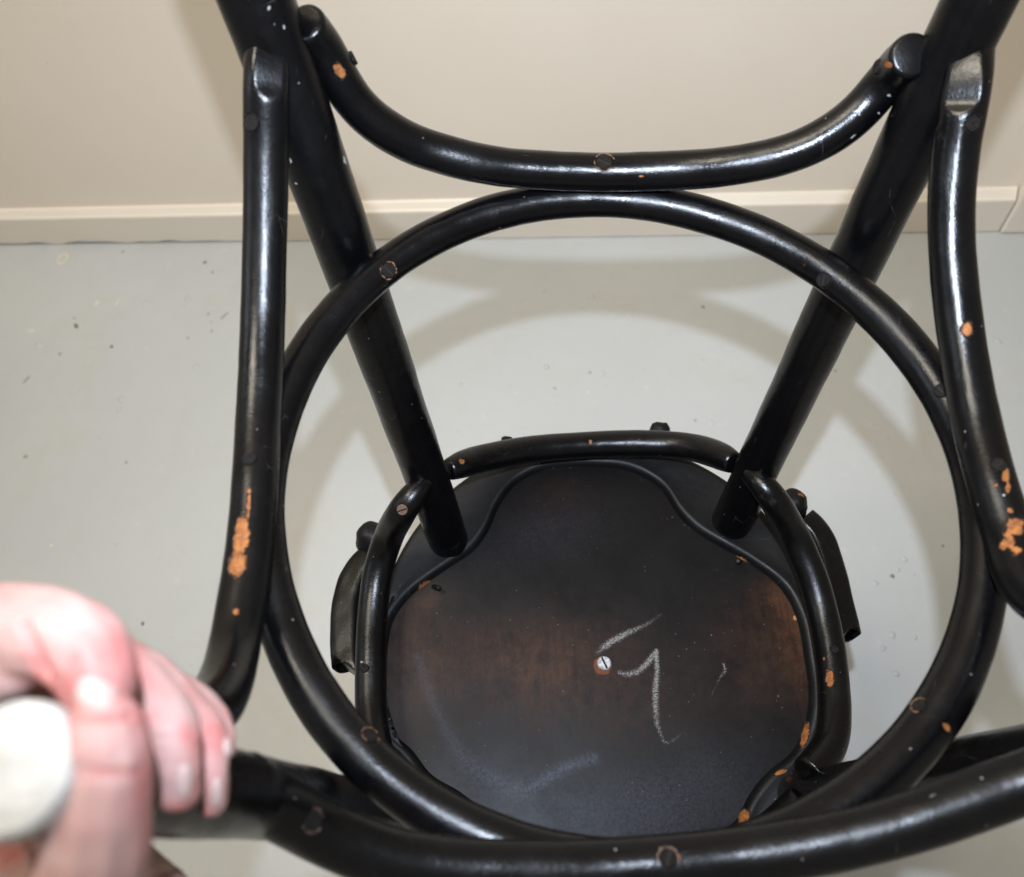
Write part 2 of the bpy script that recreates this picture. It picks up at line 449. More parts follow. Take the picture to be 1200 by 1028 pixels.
def tube_part(name, ctrl, r, mat=BLACK, n=None, seg=44, closed=False, chips=(), scuffs=(), sm=6, flat=None, parent=chair, wob=.00025, bevel=.0025):
    ctrl = np.asarray(ctrl, float)
    if ctrl.shape[1] == 3:
        ctrl = np.c_[ctrl, np.full(len(ctrl), r) if np.isscalar(r) else np.asarray(r)]
    L = np.linalg.norm(np.diff(ctrl[:, :3], axis=0), axis=1).sum()
    n = n or max(24, int(L/.0016))
    P = spline(ctrl, n, closed)
    P = smooth_pts(P, sm*6, closed)
    C, R = P[:, :3], P[:, 3]
    V, Fc, N = tube_arrays(C, R, seg, closed, bevel=bevel)
    # hand-scraped wood is never quite round
    off = np.array([mnoise.noise(Vector(tuple(p*28)))*wob*2+mnoise.noise(Vector(tuple(p*90)))*wob*.6 for p in V])
    V = V+N*off[:, None]
    if flat:   # end pared flat with a knife, facing `hv`
        ymax, frac, hv = flat
        hv = hv/np.linalg.norm(hv); m_ = len(C)*seg
        q, _ = ch_px(np.repeat(C, seg, 0)); k = np.clip((ymax+6-q[:, 1])/17, 0, 1)
        Cc = np.repeat(C, seg, 0); h = (V[:m_]-Cc) @ hv
        lim = R.mean()*(1-(1-frac)*k*k*(3-2*k))
        V[:m_] -= np.where(h > lim, h-lim, 0)[:, None]*hv
    me = mesh_from(name, V, Fc)
    set_attr(me, 'wear', wear_values(V, N, chips)); set_attr(me, 'scuff', wear_values(V, N, scuffs) if scuffs else np.full(len(V), -1.0))
    return link(name, me, mat, parent), C, R

FLASH_CH = CR.T @ (np.array([0.0, .085, .035])-CT)
def half_vec(px, z):
    p = back(px, z); a = CAM_IN_CH-p; b = FLASH_CH-p
    return a/np.linalg.norm(a)+b/np.linalg.norm(b)
def LP(pts):  # list of (x px, y px, chair z)
    return [back((a, b), z) for a, b, z in pts]

# legs (straight, splayed); front pair thicker, back pair tapered
def leg_line(px_a, za, px_b, zb, z0, z1):
    A, B = back(px_a, za), back(px_b, zb); d = (B-A)/(zb-za)
    return A+d*(z0-za), A+d*(z1-za)
a0, a1 = leg_line((525, 631), 0, (301+.36*75, 75), .372, -.012, .462)
b0, b1 = leg_line((858, 610), 0, (1147-.472*85, 85), .365, -.012, .462)
c0, c1 = leg_line((500, 958), 0, (4, 899), .474, -.012, .4665)
d0, d1 = np.array([.1395, -.1285, -.012]), np.array([.186, -.144, .474])
def leg(p, q, r0, r1, chips=(), **kw):
    t = np.linspace(0, 1, 9)[:, None]
    ctrl = np.c_[p+(q-p)*t, r0+(r1-r0)*t[:, 0]]
    return tube_part('leg', ctrl, None, chips=chips, sm=1, seg=56, **kw)[0]
leg0 = leg(a0, a1, .0160, .0170, chips=[(549, 612, 4, 3, 0)], scuffs=[(315, 9, 2.5, 4, 20), (327, 24, 1.5, 4, -30), (279, 33, 4, 1.5, 20), (333, 32, 1.5, 4, 0), (341, 188, 1.5, 7, 0), (404, 188, 2, 6, -20), (347, 215, 2, 2, 0), (430, 452, 1.5, 1.5, 0)])
leg1 = leg(b0, b1, .0160, .0158, chips=[(1003, 372, 2, 1.5, 0)], scuffs=[(1028, 150, 2, 1.5, 0), (1043, 108, 1.5, 2, 0)])
leg2 = leg(c0, c1, .0148, .0120)
leg3 = leg(d0, d1, .0148, .0117)
legs = (leg0, leg1, leg2, leg3)
def foot_tip(lg, p, q, r):
    d = (q-p)/np.linalg.norm(q-p)
    C = np.array([q+d*s for s in (.0012, .003, .005)])
    V, Fc, N = tube_arrays(C, np.array([r, r, r*.98]), 40, bevel=.0018)
    link('foot_tip', mesh_from('foot_tip', V, Fc), PADM, lg)
for lg, p, q, r in ((leg0, a0, a1, .0165), (leg1, b0, b1, .0153), (leg2, c0, c1, .0127), (leg3, d0, d1, .0114)):
    foot_tip(lg, p, q, r)

# ring stretcher: measured outline, low-order smooth deviation from a circle
ZR = .2746; TR = .0102
ring_px = [(600,245),(510,274),(447,312),(400,360),(365,415),(336,747),(362,807),(393,857),(452,914),(518,957),(590,982),
           (825,247),(883,271),(938,300),(985,333),(1045,385),(1085,430),(1146,712),(1135,768),(1113,820),(1080,865),(1035,905),(700,239),(1148,650),(312,600)]
rp = np.array([back(q, ZR)[:2] for q in ring_px])
th = np.arctan2(rp[:, 1], rp[:, 0]); rr = np.hypot(rp[:, 0], rp[:, 1])
def four(t, k=3): return np.stack([np.ones_like(t)]+[g(i*t) for i in range(1, k+1) for g in (np.cos, np.sin)], 1)
A = four(th); coef = np.linalg.solve(A.T @ A+np.diag([0]+[.6]*6), A.T @ rr)
T = np.linspace(0, 2*np.pi, 120, endpoint=False); Rr = four(T) @ coef
ringC = np.stack([Rr*np.cos(T), Rr*np.sin(T), np.full_like(T, ZR)], 1)
ring, RC, _ = tube_part('ring_stretcher', ringC, TR, n=700, closed=True, sm=2,
    chips=[(432, 296, 5, 3, 40), (1110, 853, 6, 3, 50), (437, 861, 9, 4, 35), (942, 311, 3, 1.5, 30), (548, 601, 2, 2, 0)])

def z_for(px, p, q, off, lo=.30, hi=.43):
    """chair height at which the view ray through px stands `off` in front of the leg's axis"""
    d = (q-p)/np.linalg.norm(q-p); best = None
    zs = np.linspace(lo, hi, 521); B = np.array([back(px, k) for k in zs])
    W = B-p; W = W-np.outer(W @ d, d)
    v = CAM_IN_CH-(p+q)/2; v = v-d*(v @ d); v /= np.linalg.norm(v)
    return float(zs[int(np.argmin(np.abs(W @ v-off)))])

def ease_end(z, px, p, q, m):
    """a brace end that fairs into the front of a leg, then eases down to the ring at control point m"""
    z[0], z[1], z[2] = z_for(px[0], p, q, .003), z_for(px[1], p, q, .0115), z_for(px[2], p, q, .0185)
    P = np.array(px[:m+1], float); d = np.r_[0, np.cumsum(np.linalg.norm(np.diff(P, axis=0), axis=1))]
    for i in range(3, m):
        u = (d[i]-d[2])/(d[m]-d[2]); z[i] = ZB+(z[2]-ZB)*(1-u)**1.5

# four bow braces: middle screwed on the feet side of the ring, ends let into the legs
ZB = ZR+.0203
def zprof(n, e0, m0, m1, e1, zm=ZB, p=1.6):
    """z along n control points: e0 at start, zm between indices m0..m1, e1 at the end"""
    z = np.full(n, zm)
    for i in range(n):
        if i < m0: z[i] = zm+(e0-zm)*((m0-i)/m0)**p
        if i > m1: z[i] = zm+(e1-zm)*((i-m1)/(n-1-m1))**p
    return z
top_px = [(358,30),(378,56),(395,89),(412,116),(438,142),(467,161),(496,174),(550,189),(600,197),(700,201.5),(800,200),(850,196),(905,186),(955,168),(1000,138),(1030,105),(1052,80),(1068,66)]
z = zprof(len(top_px), .385, 9, 9, .372, p=1.5)
brace_t, BT, _ = tube_part('bow_brace', LP([(a, b, c) for (a, b), c in zip(top_px, z)]), .0104,
    chips=[(398, 83, 9, 5, 60), (1041, 76, 4, 4, 0), (752, 207, 3, 1.5, 0)], scuffs=[(1030, 133, 2, 2, 0), (1042, 112, 3, 2, 20), (1000, 160, 5, 1.5, -40), (1073, 62, 3, 4, 0), (364, 52, 1.5, 1.5, 0)])
left_px = [(314,52),(313,72),(312,101),(311.5,152),(311,228),(310,300),(307,400),(303,490),(299,564),(290,664),(275,757),(266,796),(251,827),(228,848),(210,858)]
z = zprof(len(left_px), .374, 7, 9, .372, p=1.5)
ease_end(z, left_px, a0, a1, 7)
brace_l, BL, _ = tube_part('bow_brace', LP([(a, b, c) for (a, b), c in zip(left_px, z)]), .0103, flat=(112, .74, half_vec((312, 90), .375)+np.array([.40, 0, 0])),
    chips=[(283, 628, 7.5, 22, 6), (278, 660, 8.5, 14, 10), (291, 590, 2.2, 20, 4), (276, 717, 3.5, 4, 0), (272, 703, 1.5, 1.5, 0)], scuffs=[(308, 214, 2, 2, 0), (300, 505, 1.5, 4, 30), (304, 345, 1.5, 1.5, 0)])
rend = [np.array([.1618, -.092, .312]), np.array([.166, -.112, .334]), np.array([.172, -.1285, .356]), np.array([.178, -.140, .366])]
right_px = [(1137,62),(1135,82),(1132,108),(1124,150),(1117,200),(1114.5,255),(1116,300),(1127,400),(1145,500),(1161,562),(1183,632),(1203,691)]
z = zprof(len(right_px), .362, 8, 10, .302, p=1.4)
ease_end(z, right_px, b0, b1, 8)
brace_r, BR, _ = tube_part('bow_brace', LP([(a, b, c) for (a, b), c in zip(right_px, z)])+rend, .0103, flat=(130, .66, half_vec((1134, 100), .375)+np.array([-.42, 0, 0])),
    chips=[(1133, 386, 6, 8, 0), (1178, 556, 4, 7, 0), (1166, 568, 3, 3, 0), (1181, 572, 3, 5, 0), (1190, 618, 9, 9, 30), (1183, 634, 5, 13, -20), (1176, 640, 4, 6, 0), (1192, 645, 5, 4, 0), (1184,598,3,3,0)], scuffs=[(1142, 464, 3, 1.5, 0), (1176, 580, 4, 2, 20), (1108, 172, 2, 2, 0), (1124, 540, 2, 2, 0)])
bot_px = [(283,921),(300,931),(335,950),(370,970),(427,996),(500,1013),(600,1020),(700,1018.5),(780,1014),(840,1008),(930,996),(1020,977.5),(1110,949),(1200,917)]
z = zprof(len(bot_px), .360, 7, 9, .318, p=1.4)
bend = [np.array([.1475, -.1455, .332]), np.array([.165, -.139, .350])]
brace_b, BB, _ = tube_part('bow_brace', LP([(a, b, c) for (a, b), c in zip(bot_px, z)])+bend, .0102, bevel=.0012,
    chips=[(795, 1004, 5, 3, 0), (620, 998, 2, 2, 0)], scuffs=[(1092, 934, 7, 2, -20), (1150, 913, 3, 2, 0), (286, 885, 2, 6, 0), (346, 935, 2, 2, 0), (1010, 978, 2, 2, 0)])

# ------------------------------------------------------------------ seat
SC = np.array([.0155, -.010]); SR = .1725
def panel_outline():
    right = [(700,545),(740,550),(775,570),(795,600),(815,620),(845,638),(880,658),(915,685),(935,720),(945,770),(950,810),(945,850),(930,880),(900,905),(880,930),(860,965)]
    left = [(640,548),(605,565),(585,590),(572,620),(555,643),(530,660),(505,677),(480,697),(460,725),(453,760),(452,800),(455,850)]
    pr = [back(q, 0)[:2] for q in right]; pl = [back(q, 0)[:2] for q in left]
    ml = [np.array([2*XC-p[0], p[1]]) for p in pr[11:]]
    bottom = [np.array([XC+.03, -.152]), np.array([XC-.03, -.152])]
    pts = pr+bottom+ml[::-1][0:]+pl[::-1]
    P = spline(np.array([(*p, 0) for p in pts]), 720, closed=True)
    return smooth_pts(P, 14, True)[:, :2]
PO = panel_outline()
ctr = np.array([XC, -.02])
def seat_rim():
    n = len(PO)
    ang = np.arctan2(PO[:, 1]-SC[1], PO[:, 0]-SC[0])
    out = SC+SR*np.stack([np.cos(ang), np.sin(ang)], 1)
    dirv = (out-PO)/np.linalg.norm(out-PO, axis=1)[:, None]
    outn = (out-SC)/SR
    V = []
    wavy = np.array([mnoise.noise(Vector((p[0]*40, p[1]*40, 2)))*.0006 for p in PO])
    def ring(P2, zz): V.extend([(p[0], p[1], float(q)) for p, q in zip(P2, np.broadcast_to(zz, (n,)))])
    ring(PO-dirv*.0012, -.0072); ring(PO, -.0064)
    for w_, h_ in ((.0008, -.0046), (.0018, -.0025), (.0030, -.0009), (.0042, .0000), (.0054, .0004), (.0070, .0003), (.0095, -.0003)): ring(PO+dirv*w_, h_+wavy)
    ring(PO*.5+out*.5, -.0004); ring(out-outn*.006, -.0004)
    for a in np.linspace(0, math.pi/2, 6): ring(out-outn*.005+outn*.005*math.sin(a), -.0054+.005*math.cos(a))
    for zz in (-.012, -.020, -.028): ring(out, zz)
    ring(out-outn*.006, -.033); ring(out*.9+SC*.1, -.034); ring(PO*.9+SC*.1, -.034); ring(PO*.97+SC*.03, -.016)
    k = len(V)//n; Fc = []
    for i in range(k-1):
        for j in range(n):
            j2 = (j+1) % n
            Fc.append((i*n+j, (i+1)*n+j, (i+1)*n+j2, i*n+j2))
    me = mesh_from('seat_rim', V, Fc)
    V = np.array(V); N = np.tile([0, 0, 1.0], (len(V), 1))
    set_attr(me, 'wear', wear_values(V, N, [(943, 862, 4, 13, 14), (872, 958, 6, 8, 10), (915, 905, 7, 2.5, -20), (936, 899, 8, 2, -15), (868, 929, 2, 4, 0), (866,656,9,3,20), (498,687,8,4,-30)]))
    return me
rim = link('seat_rim', seat_rim(), BLACK_DULL, chair)

def panel_z(q): return -.0062-.0030*(1-q**2)
def seat_panel():
    n = len(PO); K = 150
    V = []; Fc = []
    for i in range(1, K+1):
        q = i/K
        P2 = ctr+(PO-ctr)*q*1.004
        zz = panel_z(q)
        V.extend([(p[0], p[1], zz) for p in P2])
    V.append((ctr[0], ctr[1], panel_z(0)))
    for i in range(K-1):
        for j in range(n):
            j2 = (j+1) % n
            Fc.append((i*n+j, (i+1)*n+j, (i+1)*n+j2, i*n+j2))
    for j in range(n): Fc.append((n*K, j, (j+1) % n))
    me = mesh_from('seat_board', V, Fc)
    V = np.array(V); px, _ = ch_px(V)
    # chalk strokes (x, y, half width in pixels, strength)
    strokes = [
        [(699.6,765,2.6,.5),(711,756,3.4,.85),(724,748,3.6,.9),(737,741,3.0,.8),(757,732,2.2,.55),(774,720,1.5,.25)],
        [(726,788,2.2,.7),(735,790.5,2.9,.85),(746,788,3.2,.85),(758,778,3.2,.9),(769,763,2.4,1.0),(770,787,2.6,.9),(768,808,3.2,.9),(768,830,3.2,.8),(770,849,2.6,.65),(777.6,869,1.4,.55),(783,871,1.2,.5),(791.7,866,1.2,.4),(805,854,1.0,.15)],
        [(848,778,1.0,.95),(849.5,785.6,1.6,.8),(841.5,797.5,1.1,.4),(833,817,.9,.2)]]
    ck = np.zeros(len(V))
    for s in strokes:
        s = spline(np.array([(a, b, 0, c, d) for a, b, c, d in s]), 40)[:, [0, 1, 3, 4]] if len(s) > 5 and s[0][0] < 710 or len(s) == 4 else s
        for p, q in zip(s[:-1], s[1:]):
            d, t = seg_dist(px, np.array(p[:2], float), np.array(q[:2], float))
            w = p[2]+(q[2]-p[2])*t; st = p[3]+(q[3]-p[3])*t
            ck = np.maximum(ck, st*np.clip(1.35-.75*d/w, 0, 1))
    set_attr(me, 'chalk', ck)
    def blob(x, y, a, b, ang, p=1.5):
        c, s = math.cos(math.radians(ang)), math.sin(math.radians(ang))
        dx, dy = px[:, 0]-x, px[:, 1]-y
        e = ((dx*c+dy*s)/a)**2+((-dx*s+dy*c)/b)**2
        return np.exp(-e*p)
    # worn-through patches: right side, left side, middle band
    br = 1.0*blob(932, 740, 26, 80, -8)+.55*blob(908, 700, 26, 30, 30)+.30*blob(890, 770, 70, 80, 0)
    br += .20*blob(640, 775, 190, 80, 5)+.30*blob(630, 770, 90, 45, 0)+.25*blob(700, 830, 120, 60, 0)+.25*blob(470, 830, 25, 70, 0)+.30*blob(480, 765, 50, 85, 0)+.26*blob(620, 775, 140, 48, 5)+.16*blob(560, 800, 150, 60, 0)+.12*blob(650, 590, 60, 40, 0)
    br += .30*blob(500, 705, 25, 16, -35)
    set_attr(me, 'brown', np.clip(br, 0, 1))
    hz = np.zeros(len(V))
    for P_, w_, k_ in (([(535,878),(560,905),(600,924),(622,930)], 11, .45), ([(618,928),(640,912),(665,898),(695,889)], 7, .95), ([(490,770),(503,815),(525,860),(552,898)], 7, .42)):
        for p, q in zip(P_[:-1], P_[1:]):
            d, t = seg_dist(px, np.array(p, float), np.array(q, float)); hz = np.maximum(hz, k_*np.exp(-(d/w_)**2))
    hz += .40*blob(700, 960, 230, 60, 0)+.20*blob(800, 915, 120, 45, -20)+.16*blob(560, 905, 60, 50, 0)  # reflected light's bluish sheen painted over the lower board
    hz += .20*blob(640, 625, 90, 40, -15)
    set_attr(me, 'scuff_sheen', np.clip(hz, 0, 1)*.55)
    N = np.tile([0, 0, 1.0], (len(V), 1))
    set_attr(me, 'wear', wear_values(V, N, [(932, 724, 2, 3, 0)]))
    return me
board = link('seat_board', seat_panel(), SEATM, chair)

# ------------------------------------------------------------------ small bow braces under the seat
SBR = .0112
zl = [z_for((a, b), a0, a1, o, .0, .2) for a, b, o in ((497,566,.014),(487,577,.019),(474,595,.023))]
zr = [z_for((a, b), b0, b1, o, .0, .2) for a, b, o in ((880,556,.012),(890,565,.017),(904,582,.021))]
tube_part('seat_brace', LP([(527,550,.056),(538,546,.052),(553,540.5,.044),(580,534,.034),(620,527,.024),(680,522,.018),(740,520,.018),(785,521,.022),(815,525,.030),(838,532,.042),(851,538,.050),(858,542,.054)]), [.0085,.0105]+[SBR]*8+[.0105,.0088], chips=[(692, 518, 2, 2.5, 0), (541, 541, 3, 3, 30)], sm=3)
tube_part('seat_brace', LP([(497,566,zl[0]),(487,577,zl[1]),(474,595,zl[2]),(455,631,.044),(442,674,.028),(436.5,720,.022),(434.5,770,.022),(435,830,.024),(442,880,.032),(458,925,.046)])+[c0+(c1-c0)*.17], [.0075,.0095,.0106]+[SBR]*8, BLACK, sm=3, scuffs=[(424, 776, 2, 2, 0)])
tube_part('seat_brace', LP([(880,556,zr[0]),(890,565,zr[1]),(904,582,zr[2]),(931,628,.040),(950.5,672,.028),(962,712,.022),(972,758,.022),(977,805,.024),(978,843,.030),(973,872,.036),(960,892,.042),(948,905,.046)]), [.0078,.0095,.0106]+[SBR]*9, sm=3, chips=[(972, 795, 4.5, 9, 0), (966, 772, 1.5, 2, 0)])
tube_part('seat_brace', [c0+(c1-c0)*.13+np.array([.02, -.006, 0]), (-.07, -.155, .034), (-.02, -.168, .020), (XC, -.170, .018), (.05, -.168, .020), (.10, -.155, .034), d0+(d1-d0)*.13-np.array([.02, .006, 0])], SBR)

# ------------------------------------------------------------------ the back, hanging below the seat and resting on the floor
hoop = [(-.118, -.135, -.030), (-.122, -.150, -.12), (-.128, -.172, -.24), (-.118, -.194, -.34), (-.075, -.211, -.425), (XC, -.217, -.452),
        (.103, -.211, -.425), (.146, -.194, -.34), (.156, -.172, -.24), (.150, -.150, -.12), (.146, -.135, -.030)]
tube_part('back_hoop', hoop, .0130, BLACK)
inner = [(-.060, -.140, -.030), (-.066, -.158, -.13), (-.066, -.176, -.24), (-.045, -.192, -.32), (XC, -.199, -.350), (.073, -.192, -.32), (.094, -.176, -.24), (.094, -.158, -.13), (.088, -.140, -.030)]
tube_part('inner_hoop', inner, .0090, BLACK)

# hip braces: bent strips from the seat's side towards the back, cut ends showing
def hip(pts, inward):
    """flat-sided strip, sawn off at a slant"""
    P = smooth_pts(spline(np.array(pts), 90), 30)
    seg = 48
    V, Fc, N = tube_arrays(P, np.full(len(P), .0112), seg, bevel=.0008)
    th = np.linspace(0, 2*np.pi, seg, endpoint=False)
    k = 1/(np.abs(np.cos(th))**5+np.abs(np.sin(th))**5)**.2
    n = len(P); T = P[-1]-P[-2]; T /= np.linalg.norm(T)
    V[:n*seg] = np.repeat(P, seg, 0)+(V[:n*seg]-np.repeat(P, seg, 0))*np.tile(k, n)[:, None]
    for q in range(n*seg, len(V), seg):
        c = P[0] if q < (n+2)*seg else P[-1]
        V[q:q+seg] = c+(V[q:q+seg]-c)*k[:, None]
    end = np.r_[np.arange((n-1)*seg, n*seg), np.arange((n+2)*seg, len(V))]
    inw = np.array(inward, float); inw -= T*(inw @ T); inw /= np.linalg.norm(inw)
    for a_, f in ((0, 1.0),):
        V[end] += T*(((V[end]-P[-1]) @ inw)*f)[:, None]
    V = V+N*np.array([mnoise.noise(Vector(tuple(p*70)))*.0005 for p in V])[:, None]
    me = mesh_from('hip_brace', V, Fc); set_attr(me, 'wear', np.full(len(V), -1.0)); set_attr(me, 'scuff', np.full(len(V), -1.0))
    link('hip_brace', me, BLACK, chair)
hip(LP([(441,652,-.022),(428,662,-.022),(416,680,-.022),(409,705,-.022),(406.5,735,-.020),(407,765,-.019),(409,783,-.018)]), (1, -.1, 0))
hip(LP([(940,612,-.022),(953,624,-.022),(963,645,-.022),(973,680,-.021),(980,710,-.020),(985,730,-.020),(988,746,-.018)]), (-1, -.1, 0))
def block(c, ax, r, l):
    ax = np.array(ax, float); ax /= np.linalg.norm(ax)
    C = np.array([c+ax*s for s in np.linspace(-l, l, 14)])
    V, Fc, N = tube_arrays(C, np.array([r*(1-.12*abs(s)**3) for s in np.linspace(-1, 1, 14)]), 28, bevel=r*.5)
    V = V+N*np.array([mnoise.noise(Vector(tuple(p*160)))*.0014 for p in V])[:, None]
    return V, Fc, N
for (x, y, zz), ax, r, l in (((435, 634, -.016), (.18, .35, 1), .0122, .010), ((929, 594, -.016), (-.2, .3, 1), .0115, .010)):
    V, Fc, N = block(back((x, y), zz), ax, r, l)
    me = mesh_from('corner_block', V, Fc); set_attr(me, 'wear', wear_values(V, N, [(940, 580, 6, 2, 20)]))
    link('corner_block', me, BLACK_DULL, chair)
for (x, y, zz), r in (((594, 521, -.012), .0062), ((773, 510, -.012), .0092)):
    V, Fc, N = block(back((x, y), zz), (.05, .9, .45), r, r*.7)
    me = mesh_from('stud', V, Fc); set_attr(me, 'wear', wear_values(V, N, [(773, 507, 3, 2, 0)]))
    link('stud', me, BLACK_DULL, chair)

# ------------------------------------------------------------------ screws, nails
def slot_head(p, nrm, r, mat, parent, name='screw', slot=True, ang=0.3, rise=.0006):
    nrm = np.array(nrm, float); nrm /= np.linalg.norm(nrm)
    u = np.cross(nrm, [.3, .9, .1]); u /= np.linalg.norm(u); w = np.cross(nrm, u)
    bm = bmesh.new()
    prof = [(1.0, -.0012), (1.0, 0.0), (.88, rise), (.0, rise*1.25)]
    rings = []
    seg = 20
    for q, h in prof[:-1]:
        rings.append([bm.verts.new(tuple(p+(u*math.cos(a)+w*math.sin(a))*r*q+nrm*h)) for a in np.linspace(0, 2*np.pi, seg, endpoint=False)])
    for i in range(len(rings)-1):
        for j in range(seg):
            k = (j+1) % seg; bm.faces.new((rings[i][j], rings[i][k], rings[i+1][k], rings[i+1][j]))
    if slot:
        # two half discs with a real slot between them
        s = r*.13; c, sn = math.cos(ang), math.sin(ang)
        a_ = u*c+w*sn; b_ = -u*sn+w*c
        depth = -nrm*.0007
        R = r*.88; h = math.sqrt(R*R-s*s)
        top = rings[-1]
        def half(sg):
            pts = []
            t0 = math.asin(s/R)
            for t in np.linspace(t0, math.pi-t0, 10): pts.append(bm.verts.new(tuple(p+nrm*rise+(a_*math.cos(t)+b_*math.sin(t)*sg)*R)))
            f = pts if sg > 0 else pts[::-1]
            bm.faces.new(f)
            lo = [bm.verts.new(v.co+Vector(depth)) for v in (pts[0], pts[-1])]
            f_ = bm.faces.new((pts[0], lo[0], lo[1], pts[-1]) if sg > 0 else (pts[-1], lo[1], lo[0], pts[0])); f_.material_index = 1
            return lo
        l1, l2 = half(1), half(-1)
        bm.faces.new((l1[0], l2[0], l2[1], l1[1])).material_index = 1
    else:
        bm.faces.new(rings[-1])
    bmesh.ops.recalc_face_normals(bm, faces=bm.faces[:])
    me = bpy.data.meshes.new(name); bm.to_mesh(me); bm.free()
    o = link(name, me, mat, parent); me.materials.append(SLOT); return o

def on_tube(C, r, px):
    """point of the tube's skin that the camera sees at px"""
    q, d = ch_px(C); i = int(np.argmin(((q-np.array(px))**2).sum(1)))
    t = C[(i+1) % len(C)]-C[i-1]; t /= np.linalg.norm(t)
    v = CR.T @ ray(px); v /= np.linalg.norm(v)
    # closest approach of the view ray to the tube axis, then the near skin
    w = CAM_IN_CH-C[i]; vp = v-t*(v @ t); wp = w-t*(w @ t)
    a, b, c = vp @ vp, 2*(vp @ wp), wp @ wp-r*r
    disc = max(b*b-4*a*c, 0); s = (-b-math.sqrt(disc))/(2*a)
    p = CAM_IN_CH+s*v; w = p-C[i]; nrm = w-t*(w @ t)
    return p, nrm/np.linalg.norm(nrm)
def crack_ring(p, nrm, r, parent, arc=(0, 6.28), mat=FLAKE, w=.00042):
    """raised, broken rim of paint round a screw head"""
    nrm = nrm/np.linalg.norm(nrm); u = np.cross(nrm, [.3, .9, .1]); u /= np.linalg.norm(u); ww = np.cross(nrm, u)
    sd = random.random()*50
    k = 2 if arc[1]-arc[0] > 4.5 else 1
    for a0_, a1_ in [(arc[0], arc[0]+(arc[1]-arc[0])*.45), (arc[0]+(arc[1]-arc[0])*.6, arc[1])][:k] if k == 2 else [arc]:
        tt = np.linspace(a0_, a1_, 40)
        C = np.array([p+(u*math.cos(t)+ww*math.sin(t))*(r+.0005*mnoise.noise(Vector((t*2, sd, 0))))-nrm*.0001 for t in tt])
        R = np.array([w*max(.12, .55+1.1*mnoise.noise(Vector((t*4, sd, 5)))) for t in tt]); R[0] = R[-1] = w*.1
        V, Fc, N = tube_arrays(C, R, 8, bevel=.00005)
        link('paint_crack', mesh_from('paint_crack', V, Fc), mat, parent)
for C, r, px, rad, mat, par, slot, arc, am in (
    (RC, TR, (455, 317), .0042, SCREW_BLACK, ring, True, (0, 5.5), FLAKE), (RC, TR, (965, 328), .0040, SCREW_BLACK, ring, True, (1, 4), SCREW_BLACK),
    (RC, TR, (1103, 458), .0036, SCREW_BLACK, ring, True, None, None), (RC, TR, (1077, 827), .0030, SCREW_BLACK, ring, True, (4.2, 8.2), FLAKE),
    (RC, TR, (434, 862), .0034, SCREW_BLACK, ring, True, (3.6, 7.4), FLAKE),
    (BT, .0104, (708, 190), .0046, SCREW_BLACK, brace_t, True, (0, 6), FLAKE), (BT, .0104, (1029, 78), .0036, SCREW_BLACK, brace_t, True, None, None),
    (BT, .0104, (414, 68), .0034, SCREW_BLACK, brace_t, True, None, None),
    (BL, .0103, (295, 144), .0038, SCREW_BLACK, brace_l, False, (0, 6), SCREW_BLACK), (BL, .0103, (292, 538), .0034, SCREW_BLACK, brace_l, True, None, None),
    (BR, .0103, (1140, 145), .0036, SCREW_BLACK, brace_r, True, (0, 6), SCREW_BLACK), (BR, .0103, (1170, 545), .0034, SCREW_BLACK, brace_r, True, None, None),
    (BB, .0102, (366, 962), .0034, SCREW_BLACK, brace_b, False, (0, 6), SCREW_COPPER), (BB, .0102, (783, 1006), .0034, SCREW_BLACK, brace_b, True, (3, 7), SCREW_COPPER)):
    p, nrm = on_tube(C, r, px)
    slot_head(p+nrm*.0003, nrm, rad, mat, par, slot=slot, ang=random.random()*3)
    if arc: crack_ring(p+nrm*.0004, nrm, rad*1.12, par, arc, am)
SBS = [o for o in COL.objects if o.name.startswith('seat_brace')]
for px, zz, mat, k in (((471, 598), .060, SCREW_COPPER, 1), ((427, 784), .034, SCREW_BLACK, 1), ((979, 762), .034, SCREW_BLACK, 2), ((905, 588), .058, SCREW_BLACK, 2)):
    me = SBS[k].data; V = np.array([v.co for v in me.vertices]); N = np.array([v.normal for v in me.vertices])
    q, d = ch_px(V); e = ((q-np.array(px))**2).sum(1)+np.where(((CAM_IN_CH-V)*N).sum(1) > 0, 0, 1e6)
    i = int(np.argmin(e))
    slot_head(V[i]+N[i]*.0002, N[i], .0040 if mat is SCREW_COPPER else .0032, mat, SBS[k], slot=True, ang=.6)

# zinc screw in the middle of the seat, ringed with rust
sp = back((707, 779), panel_z(.1))
def rust_mesh():
    V = []; n = 40
    for rr_, h in ((.0022, .0009), (.0058, .0009), (.0068, .0004), (.0072, -.0004)):
        for t in np.linspace(0, 2*np.pi, n, endpoint=False):
            k = 1+.16*mnoise.noise(Vector((math.cos(t)*2, math.sin(t)*2, 3)))
            V.append((sp[0]+rr_*k*math.cos(t)-.0006, sp[1]+rr_*k*math.sin(t)-.0008, sp[2]+h))
    Fc = [(i*n+j, (i+1)*n+j, (i+1)*n+(j+1) % n, i*n+(j+1) % n) for i in range(3) for j in range(n)]+[tuple(range(n))]
    return mesh_from('rust_ring', V, Fc)
link('rust_ring', rust_mesh(), RUST, board)
slot_head(sp+np.array([.0006, .0006, .0022]), (0.08, .05, 1), .0054, STEEL, board, ang=-.9, rise=.0009)
for px, dr, l in (((510, 688), (.6, -.45, .9), .007), ((866, 658), (-.5, -.3, 1), .005)):
    p = back(px, -.004); dv = np.array(dr)/np.linalg.norm(dr)
    V, Fc, N = tube_arrays(np.array([p+dv*s for s in np.linspace(-.003, l, 5)]), np.full(5, .0019), 14, bevel=.0006)
    me = mesh_from('nail', V, Fc); set_attr(me, 'wear', np.full(len(V), -1.0)); link('nail', me, BLACK_DULL, rim)

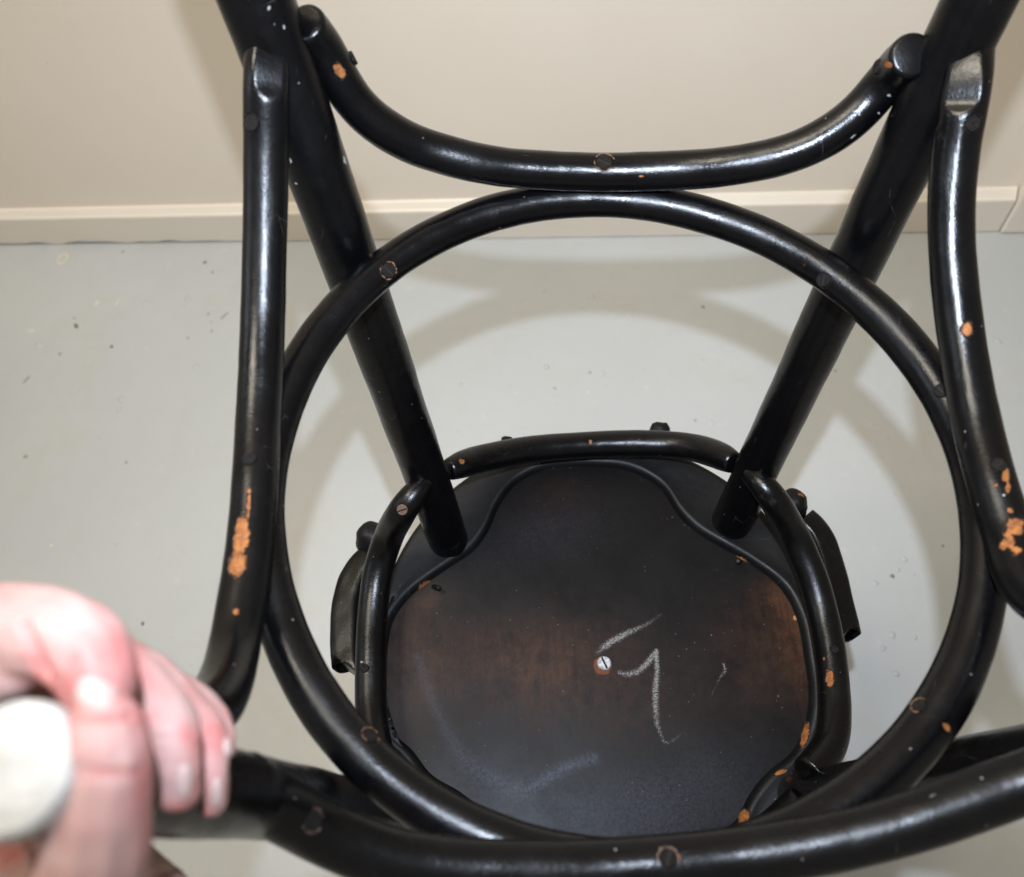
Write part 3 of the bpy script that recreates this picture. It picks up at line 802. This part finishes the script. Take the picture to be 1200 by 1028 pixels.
# ------------------------------------------------------------------ the hand gripping the back leg
def skin_mat():
    m, nt, b = new_mat("skin"); L = nt.links
    v = obj_vec(nt)
    red = math_n(nt, 'ADD', attr(nt, 'red'), math_n(nt, 'MULTIPLY_ADD', tex_noise(nt, 70, 4, .6, v), 1.0, -.5), clamp=True)
    c = mix(nt, red, (.36, .262, .235), (.35, .128, .115))
    L.new(c, b.inputs['Base Color'])
    b.inputs['Roughness'].default_value = .60; b.inputs['Specular IOR Level'].default_value = .28
    b.inputs['Subsurface Weight'].default_value = .35
    b.inputs['Subsurface Radius'].default_value = (1.0, .35, .2); b.inputs['Subsurface Scale'].default_value = .004
    bump(nt, math_n(nt, 'ADD', tex_noise(nt, 500, 4, .6, v), voronoi(nt, 900, v).outputs['Distance']), .15, .0006, b)
    return m
SKIN = skin_mat()
NAIL = simple("fingernail", (.37, .255, .23), .40, 0, .2, 200, (.41, .295, .265))

def CP(x, y, d):   # pixel + distance -> room
    return cam_to_world(ray((x, y))*d)
FING = {  # chains of (px x, px y, depth, radius in px)
 'index':  [(-110,790,.205,66),(-30,755,.190,67),(30,744,.181,62),(80,752,.176,55),(108,778,.174,50),(116,806,.173,43),(117,814,.173,36)],
 'middle': [(-60,770,.235,44),(40,745,.225,42),(112,764,.216,37),(163,800,.206,33),(197,852,.197,36),(207,893,.194,29),(207,922,.195,30)],
 'ring':   [(-20,800,.255,38),(90,765,.248,34),(168,788,.241,29),(213,826,.232,26),(241,862,.222,26),(247,905,.217,22),(245,935,.218,23)],
 'little': [(30,830,.275,32),(120,790,.268,28),(195,803,.262,22),(240,828,.252,19),(260,858,.243,16),(265,880,.241,13)],
 'thumb':  [(50,1250,.192,95),(86,1150,.180,78),(104,1060,.170,66),(115,985,.166,61),(121,925,.165,57),(123,885,.165,54),(121,862,.166,50)],
}
PALM = [(-130,860,.262,80),(-60,850,.262,74),(20,850,.272,62),(90,850,.284,46),(-110,980,.248,96),(-20,990,.252,80),(70,985,.262,58),(-80,1110,.235,105),(20,1110,.228,90),(120,1090,.232,66),(172,1062,.250,52),(-40,1230,.225,115),(60,1240,.215,105)]
LINKS = [(0,1),(1,2),(2,3),(0,4),(1,5),(2,6),(3,6),(4,5),(5,6),(4,7),(5,8),(6,10),(10,9),(7,8),(8,9),(7,11),(8,12),(11,12),(5,7),(6,9)]
CREASES = []
def hand_mesh():
    bm = bmesh.new()
    def ball(p, r, s=3):
        bmesh.ops.create_icosphere(bm, subdivisions=s, radius=r, matrix=Matrix.Translation(Vector(p)))
    def chain(ch, step=.0016):
        K = np.array([list(CP(x, y, d))+[r*d/F] for x, y, d, r in ch])
        L = np.linalg.norm(np.diff(K[:, :3], axis=0), axis=1).sum()
        S = spline(K, max(8, int(L/step)))
        for q in S: ball(q[:3], q[3], 2)
    for ch in FING.values(): chain(ch)
    for a, b in LINKS:
        chain([PALM[a], PALM[b]], .004)
    # finger roots into the palm
    for nm, k in (('index', 0), ('middle', 1), ('ring', 2), ('little', 3)):
        f = FING[nm][0]; chain([f, PALM[k]], .003)
    chain([FING['thumb'][0], PALM[12]], .004)
    chain([(-70,805,.184,50),(-5,790,.177,38),(26,786,.1765,28),(44,784,.178,18)])   # pad of the curled finger's inside
    chain([(-40,860,.215,60),(60,812,.205,30)])
    # forearm, out of the picture
    chain([PALM[11], (-140, 1500, .235, 150), (-330, 1950, .26, 190)], .006)
    chain([PALM[12], (60, 1500, .225, 150), (-60, 1950, .25, 190)], .006)
    me = bpy.data.meshes.new('tmp_hand'); bm.to_mesh(me); bm.free()
    o = bpy.data.objects.new('tmp_hand', me); COL.objects.link(o)
    md = o.modifiers.new('r', 'REMESH'); md.mode = 'VOXEL'; md.voxel_size = .0007
    s = o.modifiers.new('s', 'SMOOTH'); s.factor = .5; s.iterations = 6
    dg = bpy.context.evaluated_depsgraph_get()
    out = bpy.data.meshes.new_from_object(o.evaluated_get(dg))
    bpy.data.objects.remove(o); bpy.data.meshes.remove(me)
    out.name = 'person'
    n = len(out.vertices); V = np.empty(n*3); out.vertices.foreach_get('co', V); V = V.reshape(-1, 3)
    Nn = np.empty(n*3); out.vertices.foreach_get('normal', Nn); Nn = Nn.reshape(-1, 3)
    # redness at joints and between fingers; painted thumb-side shading; skin folds at the joints
    red = np.full(n, .24); disp = np.zeros(n)
    Q = (V-CAM_P) @ C2W; q2 = np.stack([CX+F*Q[:, 0]/-Q[:, 2], CY-F*Q[:, 1]/-Q[:, 2]], 1)
    front = ((CAM_P-V)*Nn).sum(1) > 0
    def near(p, r): return np.exp(-(((V-p)**2).sum(1))/(r*r))
    for nm, ch in FING.items():
        tip = CP(*ch[-1][:3]); red += .40*near(tip, .009)
        for k in range(1, len(ch)-1):
            if nm == 'thumb' and k < 3: continue
            red += .14*near(CP(*ch[k][:3]), .010)
    def blush_shade(x, y, a, b, ang, k):  # patch of red: flushed skin, and shading painted down the thumb's side
        c, s_ = math.cos(math.radians(ang)), math.sin(math.radians(ang)); dx, dy = q2[:, 0]-x, q2[:, 1]-y
        return k*front*np.exp(-((dx*c+dy*s_)/a)**2-((-dx*s_+dy*c)/b)**2)
    for a in ((45, 775, 10, 34, -30, .8), (62, 800, 30, 12, 0, .8), (88, 790, 8, 30, 0, .7), (130, 755, 22, 30, -35, .5), (120, 840, 48, 7, 0, .55), (168, 900, 14, 80, 0, .4), (128, 905, 40, 6, 0, .5), (222, 862, 14, 22, -15, .7), (252, 862, 10, 18, -15, .6), (176, 800, 22, 10, 40, .3), (10, 1005, 20, 18, 0, .6), (246, 955, 14, 12, 0, .4), (206, 948, 16, 10, 0, .3), (0, 700, 60, 14, 10, .25), (165, 760, 8, 30, 0, .4)):
        red += blush_shade(*a)
    red += .25*np.array([mnoise.noise(Vector(tuple(p*110))) for p in V])
    def fold(pts, w, depth):
        f = np.full(n, 1e9)
        for a, b in zip(pts[:-1], pts[1:]):
            dd, _ = seg_dist(q2, np.array(a, float), np.array(b, float)); f = np.minimum(f, dd)
        return -depth*front*np.exp(-(f/w)**2)
    disp += fold([(26,732),(38,760),(52,790)], 6, .0022)+fold([(76,903),(100,901),(130,905),(165,904)], 3.5, .0006)+fold([(74,912),(110,911),(150,914)], 2.5, .0004)
    disp += fold([(84,838),(120,841),(152,838)], 4, .0012)+fold([(180,868),(200,862),(222,866)], 3, .0004)+fold([(186,900),(205,896)], 2.5, .0003)+fold([(228,872),(250,870)], 2.5, .0003)
    disp += .0004*np.array([mnoise.noise(Vector(tuple(p*160))) for p in V])
    V2 = V+Nn*disp[:, None]
    out.vertices.foreach_set('co', V2.ravel())
    set_attr(out, 'red', np.clip(red, 0, 1))
    out.polygons.foreach_set('use_smooth', [True]*len(out.polygons)); out.update()
    return out, V2, Nn
hm, HV, HN = hand_mesh()
hand = link('person', hm, SKIN)
hand['label'] = 'bare left hand wrapped round the chair leg, gripping near its pale foot at lower left'
hand['category'] = 'person'

HC = np.array([0, 0, CAM_H])
def hand_px(V):
    Q = (V-CAM_P) @ C2W
    return np.stack([CX+F*Q[:, 0]/-Q[:, 2], CY-F*Q[:, 1]/-Q[:, 2]], 1), -Q[:, 2]
hq, hd = hand_px(HV)
def fingernail(x, y, wx, wy, ang):
    """thin curved plate lying on the skin at a finger end"""
    c, s = math.cos(math.radians(ang)), math.sin(math.radians(ang))
    front = (((HC-HV)*HN).sum(1) > 0)
    V = []; G = 11
    pts = []
    for i in range(G):
        for j in range(G):
            a, b = (i/(G-1)-.5)*2, (j/(G-1)-.5)*2
            q = max(abs(a), abs(b)); rr_ = math.hypot(a, b)
            if rr_ > 0: k = q/rr_; k = k*.5+.5*min(1, k*1.1); a, b = a*k, b*k
            X = x+wx*a*c-wy*b*s; Y = y+wx*a*s+wy*b*c
            pts.append((X, Y))
    e = np.hypot((hq[:, 0]-x)/(wx*1.3+5), (hq[:, 1]-y)/(wy*1.3+5))+np.where(front, 0, 1e3)
    ids = np.where(e < 1)[0]; ids = ids[hd[ids] < hd[ids].min()+.006]
    def basis(X, Y):
        a, b = (X-x)/wx, (Y-y)/wy; return np.stack([np.ones_like(a), a, b, a*a, a*b, b*b], 1)
    A = basis(hq[ids, 0], hq[ids, 1]); cf = np.linalg.lstsq(A, hd[ids], rcond=None)[0]; cn = HN[ids].mean(0); cn /= np.linalg.norm(cn)
    out_t = []; out_b = []
    P2 = np.array(pts); D = basis(P2[:, 0], P2[:, 1]) @ cf
    for (X, Y), d in zip(pts, D):
        p = CP(X, Y, d); q = math.hypot((X-x)/wx, (Y-y)/wy)
        out_t.append(p+cn*(.0007-.0006*min(1, q)**4)); out_b.append(p-cn*.0012)
    V = out_t+out_b; n = G*G; Fc = []
    for i in range(G-1):
        for j in range(G-1):
            a = i*G+j; Fc.append((a, a+1, a+G+1, a+G)); Fc.append((n+a, n+a+G, n+a+G+1, n+a+1))
    bd = [i for i in range(G)]+[i*G+G-1 for i in range(1, G)]+[G*G-1-i for i in range(1, G)]+[(G-1-i)*G for i in range(1, G-1)]
    for a, b in zip(bd, bd[1:]+bd[:1]): Fc.append((a, n+a, n+b, b))
    link('fingernail', mesh_from('fingernail', V, Fc), NAIL, hand)
for a in ((112, 812, 26, 19, 4), (216, 917, 10, 22, 6), (255, 930, 8, 19, 3), (268, 876, 5, 12, -12)):
    fingernail(*a)
print('verts', sum(len(m.vertices) for m in bpy.data.meshes), 'hand', len(HV))
